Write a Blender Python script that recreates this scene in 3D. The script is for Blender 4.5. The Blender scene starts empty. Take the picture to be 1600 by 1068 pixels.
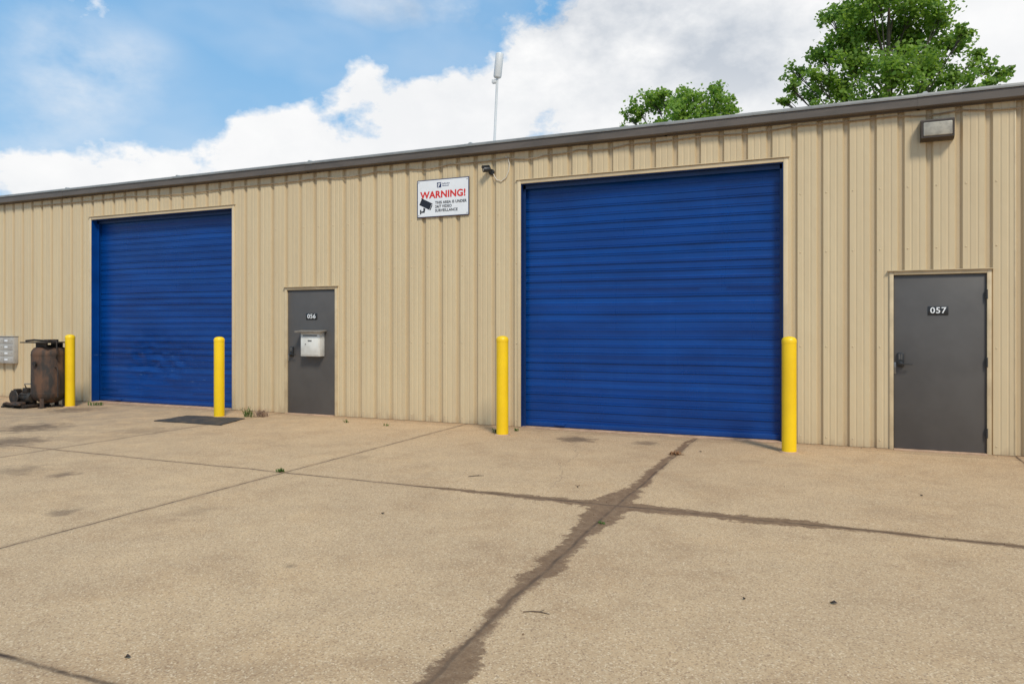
import bpy, bmesh, math, random
from mathutils import Vector, Matrix, noise
random.seed(7)
R = math.radians
F = 1149.0; A = R(23.5); D = 11.05; HC = 1.5; HY = 510.0
ca, sa = math.cos(A), math.sin(A)
CAM = Vector((D*sa, -D*ca, HC))
col = bpy.context.scene.collection

def W(px, py, y=0.0):
    """world point on the vertical plane y = const seen at photo pixel"""
    ry = y - CAM.y; u = (px-800)/F
    xr = ry*(u*ca - sa)/(ca + u*sa)
    Z = -xr*sa + ry*ca
    return Vector((CAM.x+xr, y, HC + (HY-py)/F*Z))
def G(px, py, z=0.0):
    """world point on the ground"""
    Z = F*(HC-z)/(py-HY); X = (px-800)/F*Z
    return Vector((CAM.x + X*ca - Z*sa, CAM.y + X*sa + Z*ca, z))
def wx(px, y=0.0): return W(px, 500, y).x

# ------------------------------------------------------------ materials
def nodes(name):
    m = bpy.data.materials.new(name); m.use_nodes = True
    nt = m.node_tree; b = nt.nodes['Principled BSDF']
    return m, nt, b
def mth(nt, op, a, b=None, c=None, clamp=False):
    n = nt.nodes.new('ShaderNodeMath'); n.operation = op; n.use_clamp = clamp
    for i, v in enumerate((a, b, c)):
        if v is None: continue
        if isinstance(v, (int, float)): n.inputs[i].default_value = v
        else: nt.links.new(v, n.inputs[i])
    return n.outputs[0]
def mixc(nt, f, a, b, mode='MIX'):
    n = nt.nodes.new('ShaderNodeMix'); n.data_type = 'RGBA'; n.blend_type = mode
    def s(i, v):
        if isinstance(v, (int, float)): n.inputs[i].default_value = v
        elif isinstance(v, tuple): n.inputs[i].default_value = (*v[:3], 1)
        else: nt.links.new(v, n.inputs[i])
    s(0, f); s(6, a); s(7, b)
    return n.outputs[2]
def pos(nt):
    return nt.nodes.new('ShaderNodeNewGeometry').outputs['Position']
def scaled(nt, v, s):
    n = nt.nodes.new('ShaderNodeVectorMath'); n.operation = 'MULTIPLY'
    nt.links.new(v, n.inputs[0]); n.inputs[1].default_value = s
    return n.outputs[0]
def nz(nt, v, scale, detail=4, rough=0.55):
    n = nt.nodes.new('ShaderNodeTexNoise'); n.inputs['Scale'].default_value = scale
    n.inputs['Detail'].default_value = detail; n.inputs['Roughness'].default_value = rough
    nt.links.new(v, n.inputs['Vector']); return n.outputs['Fac']
def mr(nt, v, a, b, c=0.0, d=1.0):
    n = nt.nodes.new('ShaderNodeMapRange'); n.clamp = True
    nt.links.new(v, n.inputs[0])
    for i, k in enumerate((a, b, c, d)): n.inputs[i+1].default_value = k
    return n.outputs[0]
def bump(nt, b, h, strength, dist=0.01):
    n = nt.nodes.new('ShaderNodeBump'); n.inputs['Strength'].default_value = strength
    n.inputs['Distance'].default_value = dist; nt.links.new(h, n.inputs['Height'])
    nt.links.new(n.outputs[0], b.inputs['Normal'])
def pmat(name, c, c2=None, rough=.5, metal=0, scale=3, lo=.4, hi=.65, bs=0, bscale=40, bd=.003, stretch=(1,1,1)):
    m, nt, b = nodes(name)
    if c2 is None: c2 = tuple(k*.85 for k in c)
    p = pos(nt); n = nz(nt, scaled(nt, p, stretch), scale, 4, .6)
    cc = mixc(nt, mr(nt, n, lo, hi), c, c2)
    nt.links.new(cc, b.inputs['Base Color'])
    b.inputs['Roughness'].default_value = rough; b.inputs['Metallic'].default_value = metal
    if bs: bump(nt, b, nz(nt, p, bscale, 3), bs, bd)
    return m

def wall_material():
    m, nt, b = nodes('tan_panel_paint'); p = pos(nt)
    s = nt.nodes.new('ShaderNodeSeparateXYZ'); nt.links.new(p, s.inputs[0])
    streak = nz(nt, scaled(nt, p, (5, 5, .3)), 1.0, 4, .6)
    c = mixc(nt, mr(nt, streak, .42, .75), (.62, .485, .295), (.56, .43, .26))
    sh = mth(nt, 'FLOOR', mth(nt, 'DIVIDE', s.outputs[0], .9144))
    wn = nt.nodes.new('ShaderNodeTexWhiteNoise'); wn.noise_dimensions = '1D'; nt.links.new(sh, wn.inputs['W'])
    c = mixc(nt, mth(nt, 'MULTIPLY', wn.outputs['Value'], .22), c, (.52, .395, .245))
    c = mixc(nt, mr(nt, s.outputs[1], .004, .026, 0, .34), c, (.34, .24, .14))  # groove shading put into the colour: recessed ribs tinted darker with depth
    edge = mth(nt, 'ADD', s.outputs[2], mth(nt, 'MULTIPLY', mth(nt, 'SUBTRACT', nz(nt, scaled(nt, p, (6, 6, 2)), 1.5, 4), .5), .5))
    c = mixc(nt, mr(nt, edge, .08, -.10, 0, .6), c, (.27, .16, .09))
    c = mixc(nt, mr(nt, mth(nt,'ADD', s.outputs[2], mth(nt,'MULTIPLY', streak, .9)), .9, .3, 0, .15), c, (.42,.30,.18))
    nt.links.new(c, b.inputs['Base Color']); b.inputs['Roughness'].default_value = .44
    bump(nt, b, nz(nt, scaled(nt, p, (1.6, 1, .8)), 1.4, 3), .55, .03)
    return m
def concrete_material():
    m, nt, b = nodes('exposed_concrete'); p = pos(nt)
    s = nt.nodes.new('ShaderNodeSeparateXYZ'); nt.links.new(p, s.inputs[0]); X, Y = s.outputs[0], s.outputs[1]
    flat = scaled(nt, p, (1, 1, 0))
    big = nz(nt, flat, .45, 5, .62); med = nz(nt, flat, 2.4, 6, .68); fine = nz(nt, flat, 110, 3, .75)
    c = mixc(nt, mr(nt, big, .38, .62), (.60, .395, .215), (.49, .32, .178))
    c = mixc(nt, mr(nt, med, .40, .66, 0, .65), c, (.39, .255, .145))
    c = mixc(nt, mr(nt, nz(nt, flat, 1.1, 4, .7), .60, .48, 0, .35), c, (.64, .45, .265))
    vo = nt.nodes.new('ShaderNodeTexVoronoi'); vo.inputs['Scale'].default_value = 125; nt.links.new(flat, vo.inputs['Vector'])
    sc = nt.nodes.new('ShaderNodeSeparateColor'); nt.links.new(vo.outputs['Color'], sc.inputs[0])
    c = mixc(nt, mr(nt, sc.outputs[0], .75, .96, 0, .55), c, (.84, .66, .44))
    c = mixc(nt, mr(nt, sc.outputs[1], .72, .96, 0, .62), c, (.22, .125, .07))
    c = mixc(nt, mr(nt, fine, .40, .70, .0, .42), c, (.33, .205, .115))
    fr = nz(nt, flat, 9, 4, .75)
    c = mixc(nt, mr(nt, fr, .64, .74, 0, .38), c, (.21, .13, .075))
    gm = mth(nt, 'MULTIPLY', mr(nt, X, -2.5, -8), mr(nt, med, .35, .6))
    c = mixc(nt, mth(nt, 'MULTIPLY', gm, .6), c, (.30, .22, .15))
    wob = mth(nt, 'SUBTRACT', nz(nt, flat, 1.0, 4, .6), .5)
    wob2 = mth(nt, 'SUBTRACT', nz(nt, flat, 6, 5, .68), .5)
    wob3 = mth(nt, 'SUBTRACT', nz(nt, flat, 34, 3, .65), .5)
    def dist(ax, v0, k=.10):
        d = mth(nt, 'ADD', mth(nt, 'SUBTRACT', ax, v0), mth(nt, 'MULTIPLY', wob, k))
        return mth(nt, 'ABSOLUTE', mth(nt, 'ADD', d, mth(nt, 'MULTIPLY', wob2, .03)))
    def curve(ax, a0, a1, pts):
        f = mr(nt, ax, a0, a1)
        n = nt.nodes.new('ShaderNodeFloatCurve'); cv = n.mapping.curves[0]
        q = [((x-a0)/(a1-a0), y/.4) for x, y in pts]
        cv.points[0].location = q[0]; cv.points[-1].location = q[-1]
        for t in q[1:-1]: cv.points.new(*t)
        n.mapping.update(); nt.links.new(f, n.inputs['Value'])
        return mth(nt, 'MULTIPLY', n.outputs[0], .4)
    def stain(d, w):
        e = mth(nt, 'ADD', mth(nt, 'MULTIPLY', wob2, .30), mth(nt, 'MULTIPLY', wob3, .13))
        w2 = mth(nt, 'ADD', w, mth(nt, 'MULTIPLY', e, mr(nt, w, 0, .08)))
        return mth(nt, 'ADD', mth(nt, 'DIVIDE', mth(nt, 'SUBTRACT', w2, d), .03), .5, clamp=True)
    # joint line leans very slightly towards the near end
    XB = mth(nt, 'SUBTRACT', X, mr(nt, Y, -4.6, -7.8, 0, .09))
    dB = dist(XB, 2.75); dC = dist(Y, -4.13)
    offB = mth(nt, 'ABSOLUTE', mth(nt, 'ADD', mth(nt, 'SUBTRACT', XB, mr(nt, Y, -5.6, -7.4, 2.72, 2.79)), mth(nt, 'MULTIPLY', wob, .26)))
    wB = curve(Y, -8.6, 0, [(-8.6,.09),(-7.48,.11),(-7.24,.095),(-6.89,.04),(-6.38,.045),(-5.77,.10),(-5.3,.075),(-4.97,.105),(-4.2,.17),(-3.4,.075),(-1.91,.045),(-.6,.04),(0,0)])
    wC = curve(X, 0, 7, [(0,0),(.8,.015),(1.29,.05),(2.16,.08),(2.75,.15),(3.42,.10),(4.05,.12),(4.63,.05),(5.24,.04),(5.65,.05),(7,.03)])
    st = mth(nt, 'MAXIMUM', stain(offB, wB), stain(dC, wC))
    dry = mr(nt, nz(nt, flat, 16, 4, .75), .3, .7, .60, .96)
    c = mixc(nt, mth(nt, 'MULTIPLY', st, dry), c, (.150, .080, .040))
    for (px, py, r, k) in [(50,668,.6,.75),(15,690,.55,.65),(100,741,.17,.6),(110,640,.6,.6),(95,800,.16,.5),(455,883,.055,.5),(900,686,.32,.75),(1010,692,.22,.6),(300,800,.2,.2),(560,715,.25,.2),(230,672,.5,.3),(30,735,.35,.4)]:
        g = G(px, py)
        dx = mth(nt, 'SUBTRACT', X, g.x); dy = mth(nt, 'SUBTRACT', Y, g.y)
        rr = mth(nt, 'SQRT', mth(nt, 'ADD', mth(nt, 'MULTIPLY', dx, dx), mth(nt, 'MULTIPLY', dy, dy)))
        rr = mth(nt, 'ADD', rr, mth(nt, 'MULTIPLY', wob2, r*2.6))
        c = mixc(nt, mr(nt, rr, r, r*.3, 0, k), c, (.105, .068, .045))
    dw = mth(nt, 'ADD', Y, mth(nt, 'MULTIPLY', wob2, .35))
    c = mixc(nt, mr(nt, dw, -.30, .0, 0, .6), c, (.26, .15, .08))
    jm = None
    for ax, v, w in [(X,2.75,.010),(X,-.76,.009),(X,-4.35,.008),(X,-7.95,.007),(X,6.35,.01),(Y,-4.13,.009),(Y,-7.98,.012),(Y,-.28,.006)]:
        main = (ax is X and v==2.75)
        d = dB if main else dC if v==-4.13 else dist(ax, v, .06)
        k = mr(nt, d, w*1.8, w*.4, 0, .7 if main else 1)
        jm = k if jm is None else mth(nt, 'MAXIMUM', jm, k)
        if w > .007: c = mixc(nt, mr(nt, d, .07, 0, 0, .34), c, (.18, .11, .065))
    jn = mth(nt, 'MULTIPLY', jm, mr(nt, nz(nt, flat, 5, 3), .35, .6, .25, 1))
    c = mixc(nt, jn, c, (.07, .042, .026))
    dk = dist(mth(nt, 'ADD', X, mth(nt, 'MULTIPLY', Y, .22)), 1.2, .9)
    hk = mth(nt, 'MULTIPLY', mr(nt, dk, .008, .002, 0, .4), mr(nt, Y, -4, -3.4))
    c = mixc(nt, hk, c, (.15, .09, .055))
    nt.links.new(c, b.inputs['Base Color'])
    nt.links.new(mr(nt, st, 0, 1, .92, .68), b.inputs['Roughness'])
    b.inputs['Specular IOR Level'].default_value = .3
    h = mth(nt, 'ADD', mth(nt, 'MULTIPLY', sc.outputs[0], .3), fine)
    h = mth(nt, 'SUBTRACT', h, mth(nt, 'MULTIPLY', jm, 2.0))
    bump(nt, b, h, .45, .005)
    return m
def blue_material():
    m, nt, b = nodes('blue_door_paint'); p = pos(nt)
    s = nt.nodes.new('ShaderNodeSeparateXYZ'); nt.links.new(p, s.inputs[0])
    n = nz(nt, scaled(nt, p, (.6, 1, 2.0)), 1.3, 3, .55)
    c = mixc(nt, mr(nt, n, .36, .66), (.0015, .050, .245), (.001, .038, .190))
    n2 = nz(nt, scaled(nt, p, (8, 1, .6)), 1, 4, .6)
    c = mixc(nt, mr(nt, n2, .58, .85, 0, .3), c, (.006, .07, .28))
    dm = mr(nt, mth(nt, 'ADD', s.outputs[2], mth(nt, 'MULTIPLY', n2, .3)), .5, .1, 0, .22)
    c = mixc(nt, dm, c, (.018, .045, .13))
    # scuffs low on the left door only
    sc = nz(nt, scaled(nt, p, (3, 1, 11)), 1.9, 5, .75)
    lowleft = mth(nt, 'MULTIPLY', mr(nt, s.outputs[2], 1.5, .9), mr(nt, s.outputs[0], -4.5, -5.5))
    c = mixc(nt, mth(nt, 'MULTIPLY', mr(nt, sc, .63, .70, 0, .6), lowleft), c, (.12, .22, .42))
    nt.links.new(c, b.inputs['Base Color'])
    nt.links.new(mr(nt, n2, .3, .7, .26, .40), b.inputs['Roughness'])
    b.inputs['Specular IOR Level'].default_value = .34
    bump(nt, b, nz(nt, scaled(nt, p, (.8, 1, 2)), 1.8, 2), .25, .02)
    return m
M = {}
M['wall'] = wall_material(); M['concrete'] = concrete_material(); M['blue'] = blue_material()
M['trim'] = pmat('tan_trim_paint', (.65,.51,.32), (.57,.44,.27), .45, scale=2)
M['frame'] = pmat('tan_frame_paint', (.61,.475,.295), (.49,.375,.23), .45, scale=4)
M['fascia'] = pmat('brown_trim_paint', (.125,.098,.078), (.095,.076,.061), .45, scale=2, stretch=(1,1,4))
M['fascia_top'] = pmat('galvanised_edge', (.28,.265,.24), (.21,.20,.185), .45, .3, scale=4)
M['roof'] = pmat('roof_sheet', (.45,.45,.43), (.36,.36,.34), .45, .3, scale=2)
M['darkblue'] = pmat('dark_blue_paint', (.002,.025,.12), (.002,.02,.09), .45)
M['greydoor'] = pmat('grey_door_paint', (.092,.083,.077), (.076,.068,.063), .5, scale=1.6, bs=.15, bscale=3, bd=.01)
M['black'] = pmat('black_plastic', (.014,.014,.015), (.022,.022,.023), .4)
M['rubber'] = pmat('black_rubber', (.035,.032,.03), (.09,.065,.045), .8, scale=7, bs=.5, bscale=60)
M['steel'] = pmat('dull_steel', (.28,.27,.26), (.18,.16,.14), .4, .8, scale=8)
M['hinge'] = pmat('hinge_steel', (.07,.065,.06), (.05,.046,.043), .45, .3)
M['white'] = pmat('white_paint', (.70,.68,.63), (.58,.55,.50), .45, scale=5)
M['signwhite'] = pmat('sign_white', (.80,.80,.81), (.76,.76,.77), .35)
M['navy'] = pmat('sign_navy', (.012,.022,.09), (.012,.02,.08), .4)
M['red'] = pmat('sign_red', (.66,.025,.015), (.62,.022,.015), .4)
M['ink'] = pmat('sign_ink', (.012,.012,.016), (.012,.012,.016), .4)
M['lettering'] = pmat('white_lettering', (.82,.82,.82), (.8,.8,.8), .4)
M['yellow'] = pmat('yellow_paint', (.90,.58,.003), (.83,.52,.003), .42, scale=3, bs=.12, bscale=18)
M['rust'] = pmat('rusted_steel', (.125,.062,.034), (.035,.027,.022), .75, .1, scale=4, lo=.38, hi=.58, bs=.6, bscale=30, bd=.004, stretch=(1.5,1.5,.6))
M['greasy'] = pmat('greasy_iron', (.024,.021,.019), (.065,.04,.026), .6, .3, scale=14, bs=.4, bscale=50)
M['greenmotor'] = pmat('grimy_motor', (.018,.018,.017), (.05,.033,.022), .65, .2, scale=12)
M['bronze'] = pmat('bronze_housing', (.075,.052,.038), (.055,.04,.03), .4, .3, scale=9)
M['lens'] = pmat('frosted_lens', (.42,.375,.30), (.27,.24,.20), .25, scale=12)
M['cable'] = pmat('weathered_cable', (.24,.155,.09), (.42,.31,.20), .6, scale=2)
M['whitecable'] = pmat('white_cable', (.70,.64,.54), (.56,.50,.42), .5)
M['antwhite'] = pmat('antenna_white', (.70,.70,.70), (.62,.62,.62), .4)
M['awning'] = pmat('weathered_slab', (.17,.14,.115), (.25,.22,.18), .6, scale=12)
M['mailgrey'] = pmat('mailbox_grey', (.42,.39,.35), (.34,.31,.28), .5, scale=6)
M['sill'] = pmat('concrete_sill', (.52,.33,.21), (.30,.185,.12), .85, scale=7, bs=.4, bscale=40)
M['inside'] = pmat('dark_lining', (.03,.03,.03), (.025,.025,.025), .8)
M['bark'] = pmat('bark', (.12,.095,.07), (.07,.055,.042), .9, scale=6, bs=.6, bscale=14, bd=.03)
M['twig'] = pmat('dry_twig', (.10,.065,.04), (.06,.04,.025), .8)
M['debris'] = pmat('dirt_crumbs', (.13,.08,.045), (.30,.20,.12), .9, scale=30)
M['dryleaf'] = pmat('dry_leaf', (.045,.03,.022), (.03,.022,.016), .8)
M['strawdry'] = pmat('dry_weed', (.36,.17,.07), (.24,.13,.06), .8, scale=20)
M['strawpink'] = pmat('dry_pinkish_weed', (.38,.24,.17), (.24,.16,.10), .8, scale=20)
M['grassfar'] = pmat('grass_field', (.07,.10,.03), (.10,.11,.045), .9, scale=.6)
def leafmat(name, a, b_, tr=.5, tcol=(.42,.62,.05)):
    m, nt, b = nodes(name)
    g = nt.nodes.new('ShaderNodeNewGeometry')
    c = mixc(nt, g.outputs['Random Per Island'], a, b_)
    nt.links.new(c, b.inputs['Base Color']); b.inputs['Roughness'].default_value = .6
    t = nt.nodes.new('ShaderNodeBsdfTranslucent'); nt.links.new(mixc(nt, .5, c, tcol), t.inputs[0])
    mx = nt.nodes.new('ShaderNodeMixShader'); mx.inputs[0].default_value = tr
    nt.links.new(b.outputs[0], mx.inputs[1]); nt.links.new(t.outputs[0], mx.inputs[2])
    nt.links.new(mx.outputs[0], nt.nodes['Material Output'].inputs[0])
    return m
M['leafA'] = leafmat('leaf_green', (.11,.21,.025), (.25,.36,.04))
M['leafB'] = leafmat('leaf_yellow_green', (.13,.25,.028), (.27,.39,.045))
M['weed'] = leafmat('weed_green', (.06,.12,.02), (.12,.18,.035), .25, (.28,.42,.03))

# ------------------------------------------------------------ mesh helper
class MB:
    def __init__(s): s.v=[]; s.f=[]; s.m=[]
    def add(s, vs, fs, mi=0):
        o=len(s.v); s.v += [tuple(v) for v in vs]
        for f in fs: s.f.append([i+o for i in f]); s.m.append(mi)
        return s
    def bm(s, bm, mi=0):
        bm.verts.index_update()
        s.add([v.co.copy() for v in bm.verts], [[v.index for v in f.verts] for f in bm.faces], mi); bm.free(); return s
    def box(s, x0,x1,y0,y1,z0,z1, mi=0, bev=0, rot=None, seg=2):
        bm = bmesh.new(); bmesh.ops.create_cube(bm, size=1)
        c = Vector(((x0+x1)/2,(y0+y1)/2,(z0+z1)/2))
        for v in bm.verts: v.co = Vector((v.co.x*(x1-x0), v.co.y*(y1-y0), v.co.z*(z1-z0)))
        if bev: bmesh.ops.bevel(bm, geom=bm.edges[:], offset=bev, segments=seg, profile=.5, affect='EDGES')
        for v in bm.verts:
            if rot is not None: v.co = rot @ v.co
            v.co += c
        return s.bm(bm, mi)
    def tube(s, pts, r, seg=10, mi=0, cap=True):
        pts=[Vector(p) for p in pts]; n=len(pts)
        rs = r if isinstance(r,(list,tuple)) else [r]*n
        vs=[]; prev=None
        for i,p in enumerate(pts):
            t=(pts[min(i+1,n-1)]-pts[max(i-1,0)]).normalized()
            if prev is None:
                a=Vector((0,0,1)) if abs(t.z)<.9 else Vector((1,0,0)); prev=t.cross(a).normalized()
            prev=(prev-t*prev.dot(t)).normalized(); q=t.cross(prev)
            for k in range(seg):
                an=2*math.pi*k/seg; vs.append(p+(prev*math.cos(an)+q*math.sin(an))*rs[i])
        fs=[[i*seg+k, i*seg+(k+1)%seg, (i+1)*seg+(k+1)%seg, (i+1)*seg+k] for i in range(n-1) for k in range(seg)]
        if cap: fs += [list(range(seg))[::-1], [(n-1)*seg+k for k in range(seg)]]
        return s.add(vs, fs, mi)
    def lathe(s, prof, c, seg=28, mi=0, axis=None):
        vs=[]; n=len(prof)
        for r,h in prof:
            for k in range(seg):
                an=2*math.pi*k/seg; v=Vector((r*math.cos(an), r*math.sin(an), h))
                if axis is not None: v = axis @ v
                vs.append(v+Vector(c))
        fs=[[i*seg+k, i*seg+(k+1)%seg, (i+1)*seg+(k+1)%seg, (i+1)*seg+k] for i in range(n-1) for k in range(seg)]
        fs += [list(range(seg))[::-1], [(n-1)*seg+k for k in range(seg)]]
        return s.add(vs, fs, mi)
    def prism(s, poly, y0, y1, mi=0):
        """poly in (x,z), extruded along y"""
        n=len(poly)
        vs=[(x,y0,z) for x,z in poly]+[(x,y1,z) for x,z in poly]
        fs=[list(range(n)), list(range(n,2*n))[::-1]]+[[i,n+i,n+(i+1)%n,(i+1)%n] for i in range(n)]
        return s.add(vs, fs, mi)
    def text(s, body, size, x, y, z, mi=0, off=.0, align='CENTER', xs=1.0, sp=1.0):
        cu = bpy.data.curves.new('t','FONT'); cu.body=body; cu.size=size; cu.offset=off*size; cu.extrude=.0012
        cu.align_x=align; cu.align_y='CENTER'; cu.resolution_u=4; cu.space_character=sp
        o = bpy.data.objects.new('t',cu); col.objects.link(o)
        dg = bpy.context.evaluated_depsgraph_get(); me = bpy.data.meshes.new_from_object(o.evaluated_get(dg))
        s.add([(x+v.co.x*xs, y-v.co.z, z+v.co.y) for v in me.vertices], [list(p.vertices) for p in me.polygons], mi)
        bpy.data.objects.remove(o); bpy.data.curves.remove(cu); bpy.data.meshes.remove(me); return s
    def build(s, name, mats, parent=None, smooth=True, fix=True, **tags):
        me = bpy.data.meshes.new(name); me.from_pydata(s.v, [], s.f)
        if not isinstance(mats,(list,tuple)): mats=[mats]
        for m in mats: me.materials.append(M[m] if isinstance(m,str) else m)
        me.polygons.foreach_set('material_index', s.m)
        if fix:
            bm=bmesh.new(); bm.from_mesh(me); bmesh.ops.recalc_face_normals(bm, faces=bm.faces); bm.to_mesh(me); bm.free()
        if smooth:
            me.polygons.foreach_set('use_smooth', [True]*len(me.polygons)); me.set_sharp_from_angle(angle=R(35))
        me.update()
        o = bpy.data.objects.new(name, me); col.objects.link(o)
        if parent: o.parent = parent; o.matrix_parent_inverse = Matrix.Translation(-parent.location)
        tag(o, **tags); return o
def tag(o, label=None, cat=None, group=None, kind=None):
    if label: o['label']=label
    if cat: o['category']=cat
    if group: o['group']=group
    if kind: o['kind']=kind
def empty(name, loc, **t):
    o = bpy.data.objects.new(name, None); o.location=loc; col.objects.link(o); tag(o, **t); return o

# ------------------------------------------------------------ ground
g = MB(); g.add([(-900,-900,-.012),(900,-900,-.012),(900,900,-.012),(-900,900,-.012)], [[0,1,2,3]])
g.build('ground','grassfar',smooth=False,kind='structure',label='grassy ground around the yard')
g = MB(); g.add([(-45,-60,0),(40,-60,0),(40,.12,0),(-45,.12,0)], [[0,1,2,3]])
g.build('concrete_yard','concrete',smooth=False,kind='structure',label='worn tan concrete yard with joints and damp stains')

# ------------------------------------------------------------ building
BX0, BX1, BZ = -22.0, 13.0, 4.24
bld = empty('warehouse_building', (0,0,0), label='long tan metal-clad warehouse with blue roller doors and grey entry doors', cat='building')
gL = (wx(143), wx(363)); gR = (wx(814), wx(1224)); GH = 3.63
d1 = (wx(449), wx(524)); d2 = (wx(1396), wx(1542)); DH = 2.13
FR = .045
openings = [(gL[0],gL[1],GH),(d1[0]-FR,d1[1]+FR,DH+FR),(gR[0],gR[1],GH),(d2[0]-FR,d2[1]+FR,DH+FR)]
PITCH=.3048
def ribs():
    pts=[]; k=math.floor((BX0-1)/PITCH)
    x=k*PITCH
    while x < BX1+1:
        pts += [(x-.042,0),(x-.020,.034),(x+.020,.034),(x+.042,0)]
        for q in (.112,.193):
            pts += [(x+q-.013,0),(x+q-.006,.004),(x+q+.006,.004),(x+q+.013,0)]
        x += PITCH
    return pts
PR = ribs()
def prof_y(x):
    for (a,ya),(b,yb) in zip(PR,PR[1:]):
        if a<=x<=b: return ya+(yb-ya)*(x-a)/(b-a)
    return 0
def sheet(mb, x0,x1,z0,z1):
    pts=[(x0,prof_y(x0))]+[p for p in PR if x0+1e-4<p[0]<x1-1e-4]+[(x1,prof_y(x1))]
    vs=[];n=len(pts)
    for z in (z0,z1): vs += [(x,y,z) for x,y in pts]
    mb.add(vs, [[i,i+1,n+i+1,n+i] for i in range(n-1)])
w=MB(); cur=BX0; Z0=.004
for a,b,h in openings:
    sheet(w,cur,a,Z0,BZ); sheet(w,a,b,h,BZ); cur=b
sheet(w,cur,BX1,Z0,BZ)
w.add([(BX0,0,0),(BX0,15,0),(BX0,15,4.9),(BX0,0,BZ)],[[0,1,2,3]])
w.add([(BX1,0,0),(BX1,15,0),(BX1,15,4.9),(BX1,0,BZ)],[[0,1,2,3]])
w.add([(BX0,15,0),(BX1,15,0),(BX1,15,4.9),(BX0,15,4.9)],[[0,1,2,3]])
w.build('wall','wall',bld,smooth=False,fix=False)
w=MB()
x=math.floor(BX0/PITCH)*PITCH+PITCH
def is_open(x,z):
    return any(a-.03<x<b+.03 and z<h+.04 for a,b,h in openings)
while x<BX1:
    for z in (.10,1.25,2.45,3.2,4.0):
        xs=x+.075
        if not is_open(xs,z) and -13<xs<8: w.lathe([(.009,0),(.008,.004),(.004,.007)],(xs,-.0005,z),8,axis=Matrix.Rotation(R(90),3,'X'))
    x+=PITCH
w.build('screw_rows','trim',bld,kind='stuff')
edges=[BX0]+[e for a,b,h in openings for e in (a,b)]+[BX1]
for k in range(0,len(edges),2):
    f=MB(); f.box(edges[k]+.001,edges[k+1]-.001,.040,.3,-.3,.035); f.build('foundation','sill',bld)
    l=MB(); l.box(edges[k]+.002,edges[k+1]-.002,.05,.07,.036,4.2); l.build('wall_lining','inside',bld,smooth=False)
r=MB(); nrib=int((BX1-BX0)/.6096)
r.add([(BX0-.1,-.10,4.285),(BX1+.1,-.10,4.285),(BX1+.1,15.1,4.93),(BX0-.1,15.1,4.93)],[[0,1,2,3]])
for k in range(nrib+1):
    x=BX0+k*.6096
    y0_,z0_,h_ = (.3,4.303,.022) if k%5 else (-.085,4.288,.026)
    r.add([(x-.04,y0_,z0_),(x+.04,y0_,z0_),(x+.015,y0_,z0_+h_),(x-.015,y0_,z0_+h_),(x-.04,15.1,4.933),(x+.04,15.1,4.933),(x+.015,15.1,4.963),(x-.015,15.1,4.963)],
          [[0,1,2,3],[0,1,5,4],[1,2,6,5],[2,3,7,6],[3,0,4,7]])
r.build('roof','roof',bld,smooth=False)
t=MB(); top=MB(); x=BX0-.1; k=0
while x<BX1+.1:
    x2=min(x+3.05,BX1+.1); o=.0025*(k%2)
    P=[(-.115-o,4.242),(-.115-o,4.140-o),(-.105-o,4.128-o),(-.02,4.128-o),(-.02,4.11),(-.012,4.11),(-.012,4.135),(-.095,4.14),(-.105,4.242)]
    n=len(P); vs=[(x,a,b) for a,b in P]+[(x2+.03,a,b) for a,b in P]
    t.add(vs,[list(range(n)),list(range(n,2*n))]+[[i,n+i,n+(i+1)%n,(i+1)%n] for i in range(n)])
    P=[(-.130-o,4.240+o),(-.130-o,4.258+o),(-.118,4.284+o),(-.05,4.290+o),(-.05,4.245+o)]
    n=len(P); vs=[(x,a,b) for a,b in P]+[(x2+.03,a,b) for a,b in P]
    top.add(vs,[list(range(n)),list(range(n,2*n))]+[[i,n+i,n+(i+1)%n,(i+1)%n] for i in range(n)])
    x=x2; k+=1
ev=t.build('roof_trim','fascia',bld,smooth=False)
top.build('drip_edge','fascia_top',ev,smooth=False)

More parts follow.
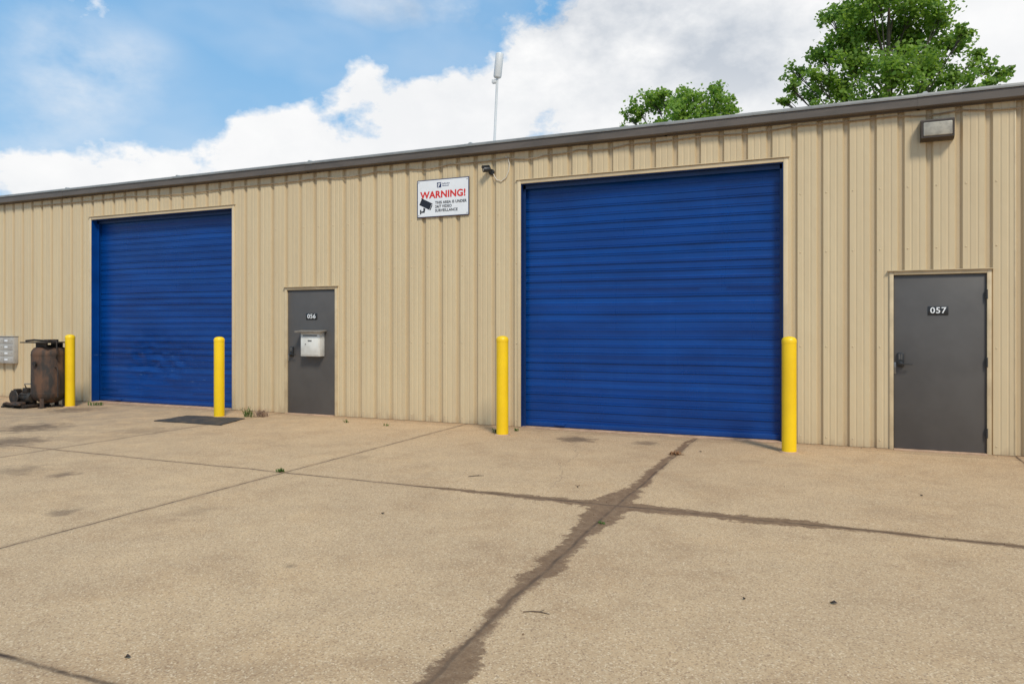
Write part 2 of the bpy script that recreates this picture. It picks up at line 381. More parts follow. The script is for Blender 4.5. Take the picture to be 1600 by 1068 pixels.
def roller(x0,x1,label,seed,rec,dent=None):
    nx=60
    rnd=random.Random(seed); zs=[]; z=.07
    while z<GH+.05:
        j=rnd.uniform(.5,1.35); j2=rnd.uniform(.3,1.0); q=rnd.uniform(-.003,.003)
        zs += [(z,q),(z+.056,q-.003*j),(z+.061,-.011*j),(z+.069,-.012*j),(z+.074,-.002),(z+.085,-.002),(z+.089,-.008*j2),(z+.096,-.009*j2),(z+.100,-.001)]
        z+=.1195
    mb=MB(); vs=[]
    for zz,yy in zs:
        for i in range(nx+1):
            x=x0+.02+(x1-x0-.04)*i/nx
            wv=noise.noise(Vector((x*.8+seed,zz*2.0,seed)))*.018+noise.noise(Vector((x*2.3,zz*5,seed)))*.006
            if dent:
                dd=((x-dent[0])/.9)**2+((zz-dent[1])/.35)**2
                wv+=.045*math.exp(-dd)*(1+.8*noise.noise(Vector((x*5,zz*9,3))))
            e=min(1,(i/nx)*12,(1-i/nx)*12)
            zw=zz+noise.noise(Vector((x*.7,zz*1.2,seed+9)))*.012*e
            vs.append((x,rec+.03+yy+wv*e,zw))
    n=nx+1
    mb.add(vs,[[j*n+i,j*n+i+1,(j+1)*n+i+1,(j+1)*n+i] for j in range(len(zs)-1) for i in range(nx)])
    o=mb.build('roller_door','blue',bld,smooth=True,fix=False,label=label)
    b=MB(); b.box(x0+.03,x1-.03,rec-.015,rec+.05,.014,.085,bev=.006)
    b.box(x0+.5,x0+.66,rec-.04,rec-.016,.04,.065,bev=.004)
    b.build('bottom_bar','blue',o)
    for xa,xb in ((x0+.002,x0+.012),(x1-.012,x1-.002)):
        j=MB(); j.box(xa,xb,-.004,rec+.09,.008,GH-.012)
        c=x0+.012 if xa<x0+.01 else x1-.047
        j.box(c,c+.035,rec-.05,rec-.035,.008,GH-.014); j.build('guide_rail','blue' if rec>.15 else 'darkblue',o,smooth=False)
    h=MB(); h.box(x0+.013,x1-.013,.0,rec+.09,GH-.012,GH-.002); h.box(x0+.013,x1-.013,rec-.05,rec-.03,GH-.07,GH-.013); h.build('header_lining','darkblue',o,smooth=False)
    tr=MB(); T=.055
    tr.box(x0-T,x0-.001,-.014,.034,.005,GH+T,bev=.003); tr.box(x1+.001,x1+T,-.014,.034,.005,GH+T,bev=.003)
    tr.box(x0-.0005,x1+.0005,-.012,.034,GH+.001,GH+T-.002,bev=.003)
    tr.box(x0-T-.02,x1+T+.02,-.03,.02,GH+T+.001,GH+T+.009)
    tr.build('door_trim','trim',o)
    s=MB(); s.box(x0+.002,x1-.002,-.05,.6,-.2,.008,bev=.004); s.build('sill','sill',o)
roller(*gL,'left blue roller door, narrower in view, with dented lower slats',3.1,.17,(gL[0]+1.6,.85))
roller(*gR,'large right blue roller door between two yellow bollards',8.4,.12)

def entry(x0,x1,num,plate,lock,lever,hinges,label):
    mb=MB(); mb.box(x0+.004,x1-.004,.012,.055,.014,DH-.004,bev=.003)
    o=mb.build('entry_door','greydoor',bld,label=label)
    fr=MB()
    fr.box(x0-FR,x0,-.02,.07,.0,DH+FR,bev=.003); fr.box(x1,x1+FR,-.02,.07,.0,DH+FR,bev=.003)
    fr.box(x0+.0005,x1-.0005,-.0195,.07,DH,DH+FR-.001,bev=.003); fr.box(x0-FR-.02,x1+FR+.02,-.045,.0,DH+FR+.001,DH+FR+.010)
    fr.build('frame','frame',o)
    p=MB(); (a,za),(b,zb)=plate
    p.box(a,b,.004,.0115,zb,za,bev=.001)
    p.text(num,(za-zb)*.98,(a+b)/2,.0025,(za+zb)/2,1,.012,xs=1.08,sp=1.08)
    p.build('number_plate',['black','lettering'],o,label='black plate reading '+num)
    k=MB(); lx,lz=lock
    k.box(lx-.038,lx+.038,-.018,.0115,lz-.085,lz+.085,bev=.008)
    for r_ in range(4):
        for c_ in range(2): k.box(lx-.022+c_*.024,lx-.004+c_*.024,-.021,-.0175,lz+.012+r_*.016,lz+.023+r_*.016,1)
    k.lathe([(.026,0),(.026,.02),(.012,.024),(.012,.05)],(lx,-.018,lz-.045),16,axis=Matrix.Rotation(R(90),3,'X'))
    k.tube([(lx,-.062,lz-.045),(lx+.05*lever,-.064,lz-.045),(lx+.125*lever,-.058,lz-.047)],[.010,.009,.008],10)
    k.build('lock_handle',['black','steel'],o)
    pl=MB(); ex=x0+.004 if lx<(x0+x1)/2 else x1-.03
    pl.box(ex,ex+.026,.006,.0115,lz-.17,lz-.03,bev=.001); pl.build('latch_guard','steel',o)
    hx = x1 if hinges=='R' else x0
    if hinges=='R':
        for hz in (.25,1.08,1.88):
            h=MB(); h.tube([(hx,-.024,hz-.055),(hx,-.024,hz+.055)],.007,10)
            h.box(hx-.014,hx+.002,-.021,.0115,hz-.05,hz+.05)
            h.build('hinge','hinge',o)
    th=MB(); th.box(x0+.001,x1-.001,-.07,.08,-.02,.012,bev=.005); th.build('threshold','sill',o)
    return o
p=W(478,489.5);q=W(495,499)
entry(*d1,'056',((p.x,p.z),(q.x,q.z)),(W(456,549).x,W(456,549).z),1,'X','narrow grey entry door 056 carrying a white mailbox')
p=W(1450,478.5);q=W(1482,491.5)
entry(*d2,'057',((p.x,p.z),(q.x,q.z)),(W(1407,562).x,W(1407,562).z),1,'R','grey entry door 057 with black lever lock')
c=MB(); cx=wx(1586); c.box(cx-.008,cx+.008,-.006,.03,.02,4.12,bev=.002); c.build('panel_trim','frame',bld)

# ------------------------------------------------------------ bollards
def bollard(px,py,h,label,r=.084):
    b=G(px,py)
    m=MB()
    m.lathe([(r,-.1),(r,.0),(r*1.0,h*.33),(r*.997,h*.66),(r,h-.07)],b,36)
    o=m.build('bollard','yellow',None,label=label,cat='bollard',group='yellow bollards guarding the roller doors')
    m=MB(); m.lathe([(r*1.025,h-.072),(r*1.03,h-.045),(r*.97,h-.024),(r*.8,h-.008),(r*.45,h+.004),(r*.1,h+.008)],b,36)
    m.build('domed_cap','yellow',o)
    m=MB(); m.lathe([(r+.03,.001),(r+.022,.009),(r+.004,.014)],b,28); m.build('base_collar','sill',o)
bollard(109.5,635,1.345,'leftmost yellow bollard, beside the rusty compressor tank')
bollard(342.5,651,1.325,'yellow bollard right of the left roller door, standing by the black mat')
bollard(785,679,1.365,'yellow bollard at the left side of the large right roller door')
bollard(1233,706,1.375,'yellow bollard at the right side of the large right roller door')

# ------------------------------------------------------------ warning sign
p0=W(653,283); p1=W(734,341); sx0,sx1=p0.x,p1.x; sz1=W(693,279.5).z; sz0=W(693,338.5).z
sw=sx1-sx0; sh=sz1-sz0
s=empty('warning_sign',(sx0+sw/2,-.02,sz0),label='white warning sign about video surveillance on the tan wall',cat='sign')
m=MB(); m.box(sx0,sx1,-.022,-.014,sz0,sz1,bev=.002); m.build('border','navy',s)
m=MB(); b_=.014; m.box(sx0+b_,sx1-b_,-.025,-.0225,sz0+b_,sz1-b_); m.build('panel','signwhite',s,smooth=False)
def sp(fx,fz): return sx0+sw*fx, sz1-sh*fz
yT=-.0262
m=MB(); x,z=sp(.505,.415); m.text('WARNING!',.148,x,yT,z,0,.032,xs=1.03,sp=1.04); m.build('heading','red',s)
m=MB()
for i,tt in enumerate(('THIS AREA IS UNDER','24/7 VIDEO','SURVEILLANCE')):
    x,z=sp(.355,.625+.105*i); m.text(tt,.060,x,yT,z,0,.020,'LEFT',xs=.95,sp=1.04)
m.build('message','ink',s)
m=MB(); x,z=sp(.44,.16)
m.prism([(x-.045,z-.04),(x+.03,z-.04),(x+.03,z+.04),(x-.045,z+.04)],yT,yT+.002,0)
m.prism([(x-.035,z-.03),(x-.015,z-.03),(x+.02,z+.028),(x+.002,z+.028)],yT-.002,yT-.0005,1)
m.prism([(x-.035,z+.0),(x-.022,z+.0),(x-.008,z+.028),(x-.02,z+.028)],yT-.002,yT-.0005,1)
m.build('logo',['navy','signwhite'],s,smooth=False)
m=MB()
random.seed(3)
for row in range(2):
    xx=x+.05
    for k in range(9 if row==0 else 8):
        hh=.022 if k==0 else random.choice((.014,.014,.02)); m.prism([(xx,z+.008-row*.034),(xx+.009,z+.008-row*.034),(xx+.009,z+.008-row*.034+hh),(xx,z+.008-row*.034+hh)],yT,yT+.001); xx+=.0145
m.build('logo_lettering','navy',s,smooth=False)
# camera symbol: chunky hooded camera pointing down to the right, on a wall bracket
m=MB(); x,z=sp(.18,.70)
def rotpoly(pts,a,cx,cz): return [(cx+u*math.cos(a)-v*math.sin(a),cz+u*math.sin(a)+v*math.cos(a)) for u,v in pts]
m.prism(rotpoly([(-.115,-.050),(.085,-.050),(.085,.048),(.10,.048),(.10,.062),(-.125,.062),(-.125,.048),(-.115,.048)],R(-26),x,z+.022),yT,yT+.002)
m.prism(rotpoly([(.091,-.046),(.108,-.046),(.108,.040),(.091,.040)],R(-26),x,z+.022),yT,yT+.002)
m.prism([(x-.050,z-.02),(x-.015,z-.035),(x-.028,z-.100),(x-.088,z-.100),(x-.088,z-.078),(x-.052,z-.074)],yT-.0004,yT+.002)
m.prism([(x-.112,z-.050),(x-.090,z-.050),(x-.090,z-.122),(x-.112,z-.122)],yT,yT+.002)
m.build('camera_symbol','ink',s,smooth=False)
for fx in (.035,.965):
    for fz in (.06,.94):
        m=MB(); x,z=sp(fx,fz); m.lathe([(.009,0),(.007,.004)],(x,-.0252,z),10,axis=Matrix.Rotation(R(90),3,'X')); m.build('screw','steel',s)

# ------------------------------------------------------------ security camera and cables
cb=W(768,269); c0=Vector((cb.x,0,cb.z))
cam_o=empty('security_camera',c0,label='small black bullet security camera on the wall right of the warning sign',cat='security camera')
m=MB(); m.lathe([(.045,-.02),(.045,.012),(.036,.022)],c0,22,axis=Matrix.Rotation(R(90),3,'X')); m.tube([c0+Vector((0,-.02,0)),c0+Vector((-.01,-.05,-.01)),c0+Vector((-.02,-.075,.016))],.014,10)
m.build('mount','black',cam_o)
d=Vector((-.62,-.75,-.16)).normalized(); bc=c0+Vector((-.04,-.075,.03))
m=MB(); m.tube([bc-d*.05,bc-d*.045,bc+d*.06,bc+d*.065],[.034,.041,.041,.038],20); m.build('body','black',cam_o)
m=MB(); m.tube([bc+d*.0655,bc+d*.068],[.024,.022],16); m.build('lens','lens',cam_o)
up=Vector((0,0,.04)); m=MB(); m.tube([bc-d*.04+up,bc+d*.085+up],.026,4); m.build('sun_shield','black',cam_o)
pts=[W(px,py,-.014) for (px,py) in [(771,272),(776,281),(784,283),(791,277),(795,267),(796,256),(794,248),(790,245)]]
m=MB(); m.tube(pts,.007,8); m.build('camera_cable','whitecable',None,label='pale looped cable hanging beside the black security camera',cat='cable')
random.seed(11)
keys=[(1598,168),(1500,172),(1400,181),(1250,196),(1100,212),(980,226),(905,234),(850,243),(792,247),(700,257),(640,264),(590,268),(500,278),(370,292),(200,307),(20,324)]
pts=[]
for i in range(len(keys)-1):
    for k in range(6):
        t_=k/6; a,b=keys[i],keys[i+1]
        px=a[0]+(b[0]-a[0])*t_; py=a[1]+(b[1]-a[1])*t_+3.5*math.sin(math.pi*t_)*(1 if i%2 else .4)
        pts.append(W(px,py,-.020))
m=MB(); m.tube(pts,.0085,6); m.build('eave_cable','cable',None,label='thin brown cable sagging along the wall under the eave',cat='cable')

# ------------------------------------------------------------ wall light
p=W(1438,186,-.08); q=W(1491,218,-.08); lx0,lx1,lz1,lz0=p.x,q.x,W(1465,186,-.1).z,W(1465,218,-.1).z
L=empty('wall_light',((lx0+lx1)/2,0,lz0),label='bronze wall pack light with frosted lens, high above grey door 057',cat='light')
m=MB()
P=[(-.002,lz0),(-.055,lz0),(-.12,lz0+.03),(-.13,lz1-.03),(-.115,lz1),(-.002,lz1)]
n=len(P); m.add([(lx0,a,b) for a,b in P]+[(lx1,a,b) for a,b in P],[list(range(n)),list(range(n,2*n))]+[[i,n+i,n+(i+1)%n,(i+1)%n] for i in range(n)])
m.build('housing','bronze',L,smooth=False)
m=MB(); za,zb=lz0+.04,lz1-.04
m.box(lx0+.025,lx1-.025,-.155,-.127,za,zb,bev=.010,seg=3); m.build('lens','lens',L)
m=MB(); m.box(lx0+.004,lx1-.004,-.148,-.128,zb+.002,zb+.020); m.box(lx0+.004,lx1-.004,-.148,-.115,za-.018,za-.002)
m.box(lx0+.004,lx0+.023,-.148,-.126,za-.001,zb+.001); m.box(lx1-.023,lx1-.004,-.148,-.126,za-.001,zb+.001); m.build('bezel','bronze',L,smooth=False)

# ------------------------------------------------------------ antenna on the roof
ya=.55
b0=W(772,224,ya); b0.z=4.31; t0=W(777,122,ya); t1=W(781,83,ya)
an=empty('roof_antenna',b0,label='white panel antenna on a thin leaning pole on the roof',cat='antenna')
m=MB(); m.tube([b0,t0,t0.lerp(t1,.25)],.019,12); m.build('pole','antwhite',an)
dd=(t1-t0); m=MB(); m.tube([t0,t0+dd*.02,t0+dd*.06,t0+dd*.94,t0+dd*.98,t1],[.045,.058,.064,.064,.058,.04],22); m.build('radome','antwhite',an)
m=MB(); m.box(b0.x-.09,b0.x+.09,b0.y-.09,b0.y+.09,4.30,4.325,bev=.004); m.build('base_plate','steel',an)
m=MB(); m.box(b0.x-.03,b0.x+.045,b0.y-.03,b0.y+.03,t0.z-.08,t0.z-.02,bev=.006); m.build('clamp','antwhite',an)

# ------------------------------------------------------------ mailbox on door 056
zt=W(484,519,-.12).z; zb=W(484,556.5,-.12).z
mx0,mx1=W(470,500,-.12).x,W(499.5,500,-.12).x
mbx=empty('mailbox',((mx0+mx1)/2,0,zb),label='white metal mailbox under a grey slab lid on grey door 056',cat='mailbox')
m=MB(); m.box(mx0,mx1,-.125,.0115,zb,zt,bev=.008); m.build('box','white',mbx)
m=MB(); m.box(mx0+.02,mx1-.02,-.132,-.1255,zb+.02,zt-.10,bev=.003); m.build('door','white',mbx)
m=MB(); m.box(mx0+.05,mx1-.05,-.1285,-.1255,zt-.062,zt-.045); m.build('mail_slot','black',mbx)
m=MB(); xk=(mx0+mx1)/2; m.lathe([(.012,0),(.010,.005)],(xk-.09,-.132,zt-.2),12,axis=Matrix.Rotation(R(90),3,'X')); m.build('lock','steel',mbx)
m=MB(); m.box(xk-.04,xk+.04,-.1345,-.1322,zt-.155,zt-.13); m.build('name_plate','steel',mbx)
m=MB(); m.box(mx0-.085,mx1+.055,-.19,.0,zt+.004,zt+.03,bev=.004,rot=Matrix.Rotation(R(6),3,'X')); m.build('lid','awning',mbx)

# ------------------------------------------------------------ cluster mailbox far left (on the wall)
xr=W(25,525,-.05).x; zt=W(25,526,-.15).z; zb=W(25,568,-.15).z; xl=xr-1.0; yb=-.10
cm=empty('cluster_mailbox',((xl+xr)/2,0,zb),label='flat grey cluster mailbox with rows of small doors at the far left',cat='mailbox')
m=MB(); m.box(xl,xr,yb,.0-.002,zb,zt,bev=.002); m.build('cabinet','mailgrey',cm)
m=MB(); m.box(xl-.01,xr+.01,yb-.02,-.003,zt+.001,zt+.014,bev=.002); m.build('hood','mailgrey',cm)
rh=(zt-zb-.03)/4; cw=(xr-xl-.03)/3
for i in range(4):
    for j in range(3):
        a=xl+.015+j*cw; b=zb+.015+i*rh
        m=MB(); m.box(a+.004,a+cw-.004,yb-.006,yb-.0005,b+.005,b+rh-.005,bev=.001)
        m.box(a+.05,a+.15,yb-.0085,yb-.0065,b+rh*.35,b+rh*.62,1); m.lathe([(.008,0),(.007,.004)],(a+cw-.05,yb-.0065,b+rh*.5),8,2,axis=Matrix.Rotation(R(90),3,'X'))
        m.build('compartment_door',['mailgrey','signwhite','steel'],cm)

# ------------------------------------------------------------ rusty compressor
c=G(69,636); c.z=0; c.y+=.1
cp=empty('air_compressor',c,label='rusty vertical compressor tank with dark pump at its foot',cat='compressor')
r=.295; h0,h1=.10,1.15
m=MB(); pr=[(.04,h0-.03),(r*.55,h0),(r*.85,h0+.05),(r*.98,h0+.12),(r,h0+.16),(r*1.006,h0+.5),(r,h0+.51),(r,h1-.16),(r*.98,h1-.11),(r*.85,h1-.05),(r*.55,h1-.01),(.04,h1+.01)]
m.lathe(pr,c,40)
m.lathe([(r*1.012,h0+.155),(r*1.012,h0+.175)],c,40); m.lathe([(r*1.012,h1-.185),(r*1.012,h1-.165)],c,40)
m.build('tank','rust',cp)
for k in range(4):
    an_=k*math.pi/2+.5; x,y=c.x+math.cos(an_)*r*.86,c.y+math.sin(an_)*r*.86
    m=MB(); m.box(x-.035,x+.035,y-.012,y+.012,0,h0+.2,rot=Matrix.Rotation(an_+math.pi/2,3,'Z')); m.box(x-.05,x+.05,y-.05,y+.05,0,.012); m.build('leg','rust',cp)
m=MB(); m.box(c.x-.42,c.x+.30,c.y-.28,c.y+.26,h1+.045,h1+.065,bev=.004); m.box(c.x-.15,c.x+.15,c.y-.16,c.y-.13,h1-.04,h1+.044); m.box(c.x-.15,c.x+.15,c.y+.13,c.y+.16,h1-.04,h1+.044); m.build('top_plate','greasy',cp)
m=MB(); m.tube([(c.x-.36,c.y-.2,h1+.085),(c.x-.1,c.y-.22,h1+.1),(c.x+.2,c.y-.15,h1+.085)],.018,8); m.box(c.x-.05,c.x+.12,c.y-.08,c.y+.1,h1+.066,h1+.11,bev=.01)
m.tube([(c.x+.22,c.y-.1,h1+.09),(c.x+.37,c.y-.12,h1+.08),(c.x+.39,c.y-.12,h1-.15),(c.x+.36,c.y-.1,h1-.2),(c.x+.27,c.y-.06,h1-.22)],.013,8)
m.build('pipe','greasy',cp)
m=MB(); m.tube([(c.x+.26,c.y-.08,.75),(c.x+.36,c.y-.1,.75),(c.x+.38,c.y-.1,.68),(c.x+.38,c.y-.1,.2),(c.x+.28,c.y-.05,.17)],.012,8)
m.lathe([(.045,0),(.045,.025)],(c.x+.06,c.y-.31,.82),16,axis=Matrix.Rotation(R(90),3,'X')); m.build('drain_pipe','greasy',cp)
e=c+Vector((-.38,-.20,0))
m=MB(); m.box(e.x-.36,e.x+.32,e.y-.2,e.y+.25,.03,.06,bev=.004)
for k in (-.3,0,.27): m.box(e.x+k-.03,e.x+k+.03,e.y-.24,e.y+.29,.0,.029)
m.build('skid','greasy',cp)
m=MB(); AX=Matrix.Rotation(R(90),3,'Y'); m.lathe([(.05,-.16),(.085,-.15),(.105,-.12),(.105,.12),(.085,.15),(.03,.16)],e+Vector((.06,0,.175)),24,axis=AX)
for k in range(10):
    an_=k*math.pi/5; m.box(e.x-.04,e.x+.16,e.y+math.cos(an_)*.11-.006,e.y+math.cos(an_)*.11+.006,.175+math.sin(an_)*.11-.006,.175+math.sin(an_)*.11+.006)
m.box(e.x+.0,e.x+.12,e.y-.06,e.y+.04,.27,.36,bev=.01); m.build('motor','greenmotor',cp)
m=MB(); m.box(e.x-.30,e.x-.14,e.y-.09,e.y+.09,.061,.20,bev=.02)
for k in range(6): m.box(e.x-.30,e.x-.15,e.y-.08,e.y+.08,.205+k*.018,.216+k*.018,bev=.003)
m.box(e.x-.27,e.x-.18,e.y-.05,e.y+.05,.20,.33); m.build('pump_head','greasy',cp)
m=MB(); m.lathe([(.12,-.012),(.13,0),(.12,.012)],e+Vector((-.10,-.15,.19)),28,axis=Matrix.Rotation(R(90),3,'X')); m.build('flywheel','greasy',cp)
m=MB(); m.tube([e+Vector((.1,-.05,.36)),e+Vector((.13,-.1,.44)),e+Vector((.22,0,.44)),e+Vector((.27,.1,.3))],.012,8); m.build('hose','black',cp)
m=MB(); m.tube([e+Vector((-.3,-.2,.07)),e+Vector((-.1,-.28,.10)),e+Vector((.15,-.27,.07)),e+Vector((.3,-.3,.09))],.02,8); m.box(e.x-.05,e.x+.2,e.y-.25,e.y-.12,.061,.11,bev=.01); m.build('loose_bracket','rust',cp)

# ------------------------------------------------------------ rubber mat
P=[G(240,658),G(292,649.5),G(384,654),G(345,664.5)]
m=MB(); ctr=sum(P,Vector())/4
vs=[];nn=12
for k in range(4):
    a,b=P[k],P[(k+1)%4]
    for j in range(nn):
        q=a.lerp(b,j/nn); q=q+(q-ctr).normalized()*random.uniform(-.02,.015); vs.append(q)
n=len(vs); V=[Vector((v.x,v.y,.003)) for v in vs]+[Vector((v.x,v.y,.013+.006*noise.noise(v*3))) for v in vs]+[Vector((ctr.x,ctr.y,.018))]
m.add(V,[[i,(i+1)%n,n+(i+1)%n,n+i] for i in range(n)]+[[n+i,n+(i+1)%n,2*n] for i in range(n)])
m.build('rubber_mat','rubber',None,label='flat black mat lying on the concrete around the second bollard',cat='mat')

# ------------------------------------------------------------ weeds, twigs, leaves, crumbs
def tuft(loc,n,h,sp_,mat,name,label,leafy=0):
    m=MB()
    for k in range(n):
        an=random.uniform(0,6.28); rr=random.random()*sp_; b=Vector((loc.x+math.cos(an)*rr,loc.y+math.sin(an)*rr*.5,.002))
        hh=h*random.uniform(.4,1); ln=random.uniform(.1,.8)*hh; a2=random.uniform(0,6.28)
        o=Vector((math.cos(a2),math.sin(a2),0)); side=o.cross(Vector((0,0,1)))*random.uniform(.003,.007)
        mid=b+o*ln*.35+Vector((0,0,hh*.6)); tip=b+o*ln+Vector((0,0,hh))
        m.add([b-side,b+side,mid+side*1.2,mid-side*1.2,tip],[[0,1,2,3],[3,2,4]])
        for j in range(leafy):
            c_=b.lerp(tip,random.uniform(.3,1)); v=Vector((random.gauss(0,1),random.gauss(0,1),random.gauss(0,.6))).normalized()*.018; w_=v.cross(Vector((0,0,1))).normalized()*.009
            m.add([c_,c_+v*.5+w_,c_+v,c_+v*.5-w_],[[0,1,2,3]])
    return m.build(name,mat,None,smooth=False,fix=False,label=label,cat='weed')
random.seed(5)
tuft(G(388,651),35,.19,.10,'weed','weed_tuft','green weed tuft at the wall right of the second bollard',leafy=3)
tuft(G(408,651),60,.15,.17,'strawpink','dry_weed_clump','pinkish dry weed clump at the wall left of door 056',leafy=3)
tuft(G(150,633),40,.08,.20,'weed','weed_tuft','low weed at the left foot of the left roller door',leafy=2)
tuft(G(438,737),22,.04,.07,'weed','weed_tuft','small weed where two concrete joints cross, left of centre',leafy=2)
tuft(G(1056,710),35,.05,.08,'strawdry','dry_weed_clump','small orange dry weed in the joint before the right roller door',leafy=3)
tuft(G(774,676),24,.07,.05,'weed','weed_tuft','tiny weed at the left of the third bollard',leafy=1)
tuft(G(541,660),14,.06,.05,'weed','weed_tuft','tiny weed by the wall right of door 056',leafy=1)
tuft(G(603,665),10,.05,.05,'weed','weed_tuft','tiny weed by the wall below the warning sign, left side',leafy=1)
tuft(G(806,673),14,.05,.05,'weed','weed_tuft','tiny weed at the left corner of the right roller door',leafy=1)
tuft(G(940,818),10,.02,.03,'weed','weed_tuft','tiny green weed in the stained joint near the middle',leafy=1)
m=MB()
for k in range(900):
    q=random.random()
    if q<.55: bx,by=random.uniform(-13,7.5),-abs(random.gauss(0,.07))-.005
    elif q<.75: bx,by=random.uniform(-10,7),-4.13+random.gauss(0,.06)
    elif q<.85: bx,by=2.75+random.gauss(0,.06),random.uniform(-8,0)
    else: bx,by=random.uniform(-8,7),random.uniform(-8,-.2)
    s_=random.uniform(.003,.009)
    vv=[Vector((random.uniform(-1,1),random.uniform(-1,1),0))*s_ for _ in range(3)]+[Vector((0,0,s_*random.uniform(.5,1.2)))]
    m.add([Vector((bx,by,.001))+v for v in vv],[[0,1,2],[0,1,3],[1,2,3],[2,0,3]])
m.build('dirt_crumbs','debris',None,smooth=False,label='dirt crumbs scattered over the concrete and along the wall foot',cat='debris',kind='stuff')
def twig(px,py,L_,an,label,r=.004,bend=.02):
    b=G(px,py); d=Vector((math.cos(an),math.sin(an),0)); n_=Vector((-d.y,d.x,0))
    pts=[b+d*(t-.5)*L_+n_*bend*math.sin(t*3.1)+Vector((0,0,r+.001)) for t in (0,.3,.6,1)]
    m=MB(); m.tube(pts,[r*.7,r,r,r*.5],6); m.tube([pts[2],pts[2]+d*L_*.15+n_*.02+Vector((0,0,.006))],r*.5,5)
    m.build('twig','twig',None,label=label,cat='twig',group='twigs scattered on the concrete')
twig(838,958,.14,R(10),'thin brown twig lying right of the big diagonal stain, near the front',.003)
twig(744,744,.16,R(40),'short twig lying near the joint left of the middle')
twig(905,760,.10,R(100),'tiny twig above the horizontal stained joint',.003)
def leaf(px,py,s_,label):
    b=G(px,py,0); a=random.uniform(0,6.28); m=MB(); pts=[]
    for k in range(9):
        t=k/9*6.283; rr=s_*(1 if k%2 else .62); pts.append((b.x+math.cos(t+a)*rr*1.3,b.y+math.sin(t+a)*rr,.004+.012*abs(math.sin(t))))
    pts.append((b.x,b.y,.006)); m.add(pts,[[k,(k+1)%9,9] for k in range(9)])
    m.build('fallen_leaf','dryleaf',None,smooth=False,label=label,cat='leaf',group='dark fallen leaves on the concrete')
leaf(1302,943,.018,'dark curled leaf on the concrete at the lower right')
leaf(199,1028,.014,'dark leaf on the concrete at the lower left')
leaf(1163,937,.008,'tiny dark speck of leaf left of the lower right leaf')
leaf(598,803,.012,'small dark leaf on the slab left of centre')
leaf(1440,775,.012,'small dark leaf on the slab before door 057')
leaf(1095,706,.015,'small dark leaf just before the right roller door')

# ------------------------------------------------------------ trees
def tree(y, trunk_px, clumps, lm, label, seed, leaf_s, dens):
    rd=random.Random(seed); g_=rd.gauss
    base=W(trunk_px,500,y); base.z=0
    t=empty('leafy_tree',base,label=label,cat='tree')
    cs=[]
    for (px,py,rp) in clumps:
        c=W(px,py,y); Z=(c-CAM).dot(Vector((-sa,ca,0))); r=rp/F*Z
        c=W(px,py,y+rd.uniform(-1.8,1.8)); cs.append((c,r))
    topc=max(cs,key=lambda q:q[0].z)[0]
    tr=MB(); sx=sum(c.x for c,_ in cs)/len(cs)
    top=Vector((sx,y,topc.z*.86)); spine=[base,base.lerp(top,.3)+Vector((.15,0,0)),base.lerp(top,.6)+Vector((-.1,.1,0)),top]
    tr.tube([base+Vector((0,0,-.2))]+spine[1:],[.34,.26,.15,.04],12)
    V=[]
    def pt(f):
        k=f*3; i=min(int(k),2); return spine[i].lerp(spine[i+1],k-i)
    for c,r in cs:
        hz=max(.25,min(.92,(c.z-r-1.2)/top.z*.92)); s0=pt(hz); mid=s0.lerp(c,.5)+Vector((rd.uniform(-.3,.3),rd.uniform(-.3,.3),-.15*(c-s0).length*.5))
        tr.tube([s0,mid,c],[.05,.03,.010],7)
        ns=max(9,int(19*(r/1.0)**1.4))
        for k in range(ns):
            v=Vector((g_(0,1),g_(0,1),g_(0,.8))).normalized()*r*rd.uniform(.15,1.18); v.z*=.85
            sc_=c+v; sr=r*rd.uniform(.24,.44)
            tr.tube([c.lerp(mid,rd.uniform(0,.5)),c+v*.55+Vector((0,0,-.05)),sc_],[.014,.009,.004],4)
            for j in range(int(dens*sr*sr/(.35*.35))+14):
                p_=Vector((sc_.x+g_(0,.65)*sr,sc_.y+g_(0,.65)*sr,sc_.z+g_(0,.5)*sr))
                n_=Vector((g_(0,.6),g_(0,.6)-.35,rd.uniform(.1,.9))).normalized()
                a_=n_.cross(Vector((rd.random()-.5,rd.random()-.5,rd.random()-.5))).normalized(); b_=n_.cross(a_)
                l=leaf_s*rd.uniform(.55,1.2); w_=l*.42
                V.append(p_-a_*(l*.5)); V.append(p_+b_*w_-n_*(l*.08)); V.append(p_+a_*(l*.5)-n_*(l*.1)); V.append(p_-b_*w_-n_*(l*.08))
    tr.build('trunk','bark',t)
    lf=MB(); lf.add(V,[[i,i+1,i+2,i+3] for i in range(0,len(V),4)])
    lf.build('crown',lm,t,smooth=False,fix=False)
c1=[(1375,-15,48),(1330,20,34),(1425,15,44),(1472,30,30),(1310,55,34),(1360,50,44),(1420,60,46),(1485,66,30),(1288,90,28),(1335,100,40),(1395,110,44),(1450,100,38),
    (1245,112,20),(1278,125,28),(1262,148,20),(1236,136,14),(1320,150,34),(1375,165,40),(1440,150,38),(1492,120,32),(1532,108,24),(1562,112,14),(1512,138,26),(1548,128,17),(1228,158,12),(1300,175,30),(1528,86,16),(1300,28,16),(1505,50,14),(1400,-60,40),(1350,-50,30),(1440,-30,28),
    (1420,200,40)]
c2=[(1025,158,27),(1000,174,22),(1052,156,22),(1090,160,28),(1120,155,23),(1142,160,17),(1110,175,26),(1060,185,30),(985,184,15),(1135,180,20),(1020,205,30),(1095,210,34),(1118,138,10),(1035,144,12),(1075,148,14)]
tree(19.0,1392,c1,'leafA','tall spreading green tree behind the roof at the upper right',21,.15,92)
tree(22.0,1062,c2,'leafB','smaller round-topped green tree behind the roof, left of the tall one',33,.16,84)

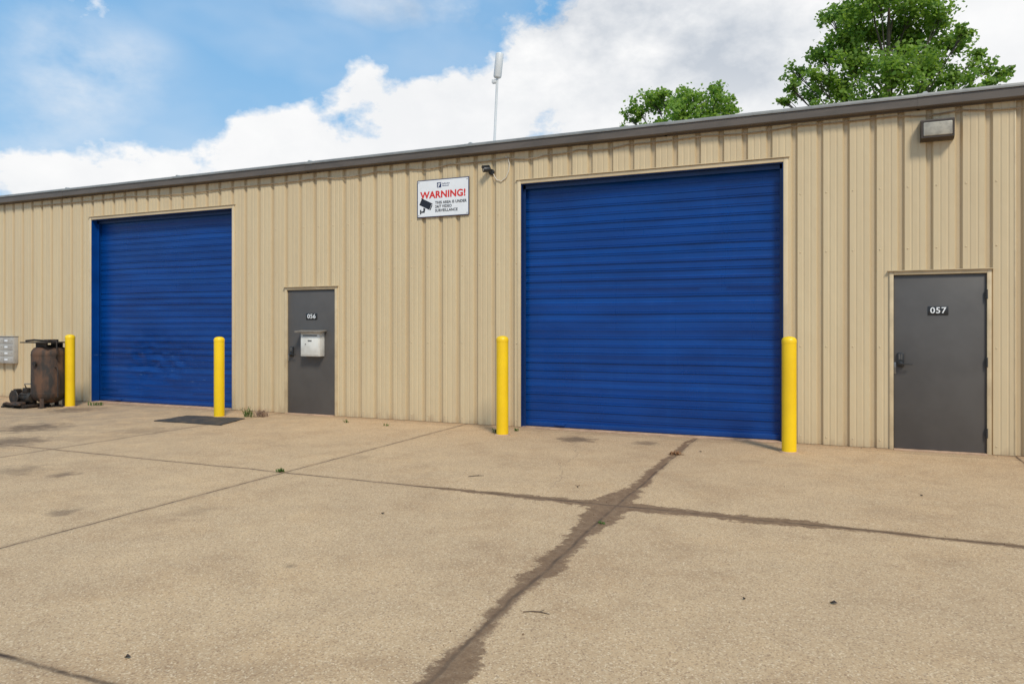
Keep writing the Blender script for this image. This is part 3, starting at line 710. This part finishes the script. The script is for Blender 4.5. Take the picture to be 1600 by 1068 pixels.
# ------------------------------------------------------------ world: sky with clouds
wd=bpy.data.worlds.new('World'); bpy.context.scene.world=wd; wd.use_nodes=True; nt=wd.node_tree
bg=nt.nodes['Background']; bg.inputs[1].default_value=.1
SUN_EL,SUN_AZ=R(48),R(140)   # azimuth from +Y clockwise: behind the camera, to the right
sky=nt.nodes.new('ShaderNodeTexSky'); sky.sky_type='NISHITA'; sky.sun_disc=False; sky.sun_elevation=SUN_EL; sky.sun_rotation=SUN_AZ
sky.air_density=1.0; sky.dust_density=.5; sky.ozone_density=2.0
tc=nt.nodes.new('ShaderNodeTexCoord').outputs['Generated']
sep=nt.nodes.new('ShaderNodeSeparateXYZ'); nt.links.new(tc,sep.inputs[0])
az=mth(nt,'ARCTAN2',sep.outputs[0],sep.outputs[1]); el=mth(nt,'ARCSINE',sep.outputs[2])
def blob(px,py,sx_,sy_,amp):
    u=(px-800)/F; v=(HY-py)/F
    d_=Vector((u*ca-sa,u*sa+ca,v)).normalized(); a0,e0=math.atan2(d_.x,d_.y),math.asin(d_.z); k=1/(1+((px-800)/F)**2)
    q=mth(nt,'DIVIDE',mth(nt,'SUBTRACT',az,a0),sx_/F*k); r_=mth(nt,'DIVIDE',mth(nt,'SUBTRACT',el,e0),sy_/F*math.sqrt(k))
    s_=mth(nt,'ADD',mth(nt,'MULTIPLY',q,q),mth(nt,'MULTIPLY',r_,r_))
    return mth(nt,'MULTIPLY',mth(nt,'EXPONENT',mth(nt,'MULTIPLY',s_,-1)),amp)
def total(lst):
    t_=None
    for b_ in lst:
        o=blob(*b_); t_=o if t_ is None else mth(nt,'ADD',t_,o)
    return t_
vec=scaled(nt,tc,(1,1,1.5))
n1=nz(nt,vec,4.2,6,.56); n2=nz(nt,vec,13,6,.58)
nn=mth(nt,'ADD',mth(nt,'MULTIPLY',n1,.55),mth(nt,'MULTIPLY',n2,.45))
# cumulus bank: crisp edged
dens=total([(640,185,130,60,.26),(560,135,60,40,.13),(740,190,90,60,.20),(430,210,75,36,.20),(130,285,260,40,.22),(600,260,330,40,.18),
  (1000,60,190,95,.26),(1250,100,200,140,.28),(1560,80,110,120,.26),(1100,190,300,50,.14),
  (325,150,36,60,-.12),(445,90,80,50,-.18),(290,35,120,36,-.10),(600,55,120,26,-.12),(20,190,60,36,-.06)])
dn=mth(nt,'ADD',nn,dens)
mask=mr(nt,dn,.55,.63)
# soft high veil: upper left and along the top
veil=total([(120,130,120,80,.85),(700,12,240,34,.75),(60,30,60,40,.3),(220,90,60,40,.3),(40,230,80,40,.4)])
vn=mr(nt,nz(nt,scaled(nt,tc,(1,1,1.6)),5.0,6,.58),.34,.62)
mask=mth(nt,'MAXIMUM',mask,mth(nt,'MULTIPLY',veil,vn,None,True))
wisp=mth(nt,'MULTIPLY',mr(nt,nz(nt,scaled(nt,tc,(1,1,2.0)),3.0,4,.55),.42,.70),.28)
mask=mth(nt,'MAXIMUM',mask,wisp)
grey=total([(1010,60,230,110,.8),(1250,90,150,110,.45),(620,15,300,40,.7),(820,262,250,16,.2),(130,310,200,16,.25)])
shade=mth(nt,'MULTIPLY',mr(nt,nn,.62,.40),mth(nt,'ADD',grey,.20),clamp=True)
ccol=mixc(nt,shade,(9.9,9.9,9.9),(5.6,6.1,6.8))
skc=mixc(nt,.9,sky.outputs[0],(1.7,4.5,8.0))
haze=mr(nt,el,.05,.40,.6,.03)
skc=mixc(nt,haze,skc,(6.4,8.2,9.6))
fin=mixc(nt,mask,skc,ccol)
nt.links.new(fin,bg.inputs[0])

sun=bpy.data.lights.new('sun','SUN'); sun.energy=3.1; sun.angle=R(12); sun.color=(1,.94,.81)
so=bpy.data.objects.new('sun',sun); col.objects.link(so)
sd=Vector((math.sin(SUN_AZ)*math.cos(SUN_EL),math.cos(SUN_AZ)*math.cos(SUN_EL),math.sin(SUN_EL)))
so.rotation_euler=(-sd).to_track_quat('-Z','Y').to_euler()

# ------------------------------------------------------------ camera
cd=bpy.data.cameras.new('camera'); cd.sensor_width=36; cd.lens=F/1600*36; cd.shift_y=-24/1600; cd.clip_end=3000
co=bpy.data.objects.new('camera',cd); co.location=CAM; co.rotation_euler=(R(90),0,A); col.objects.link(co)
sc=bpy.context.scene; sc.camera=co
sc.view_settings.view_transform='Standard'; sc.view_settings.look='None'; sc.view_settings.exposure=0
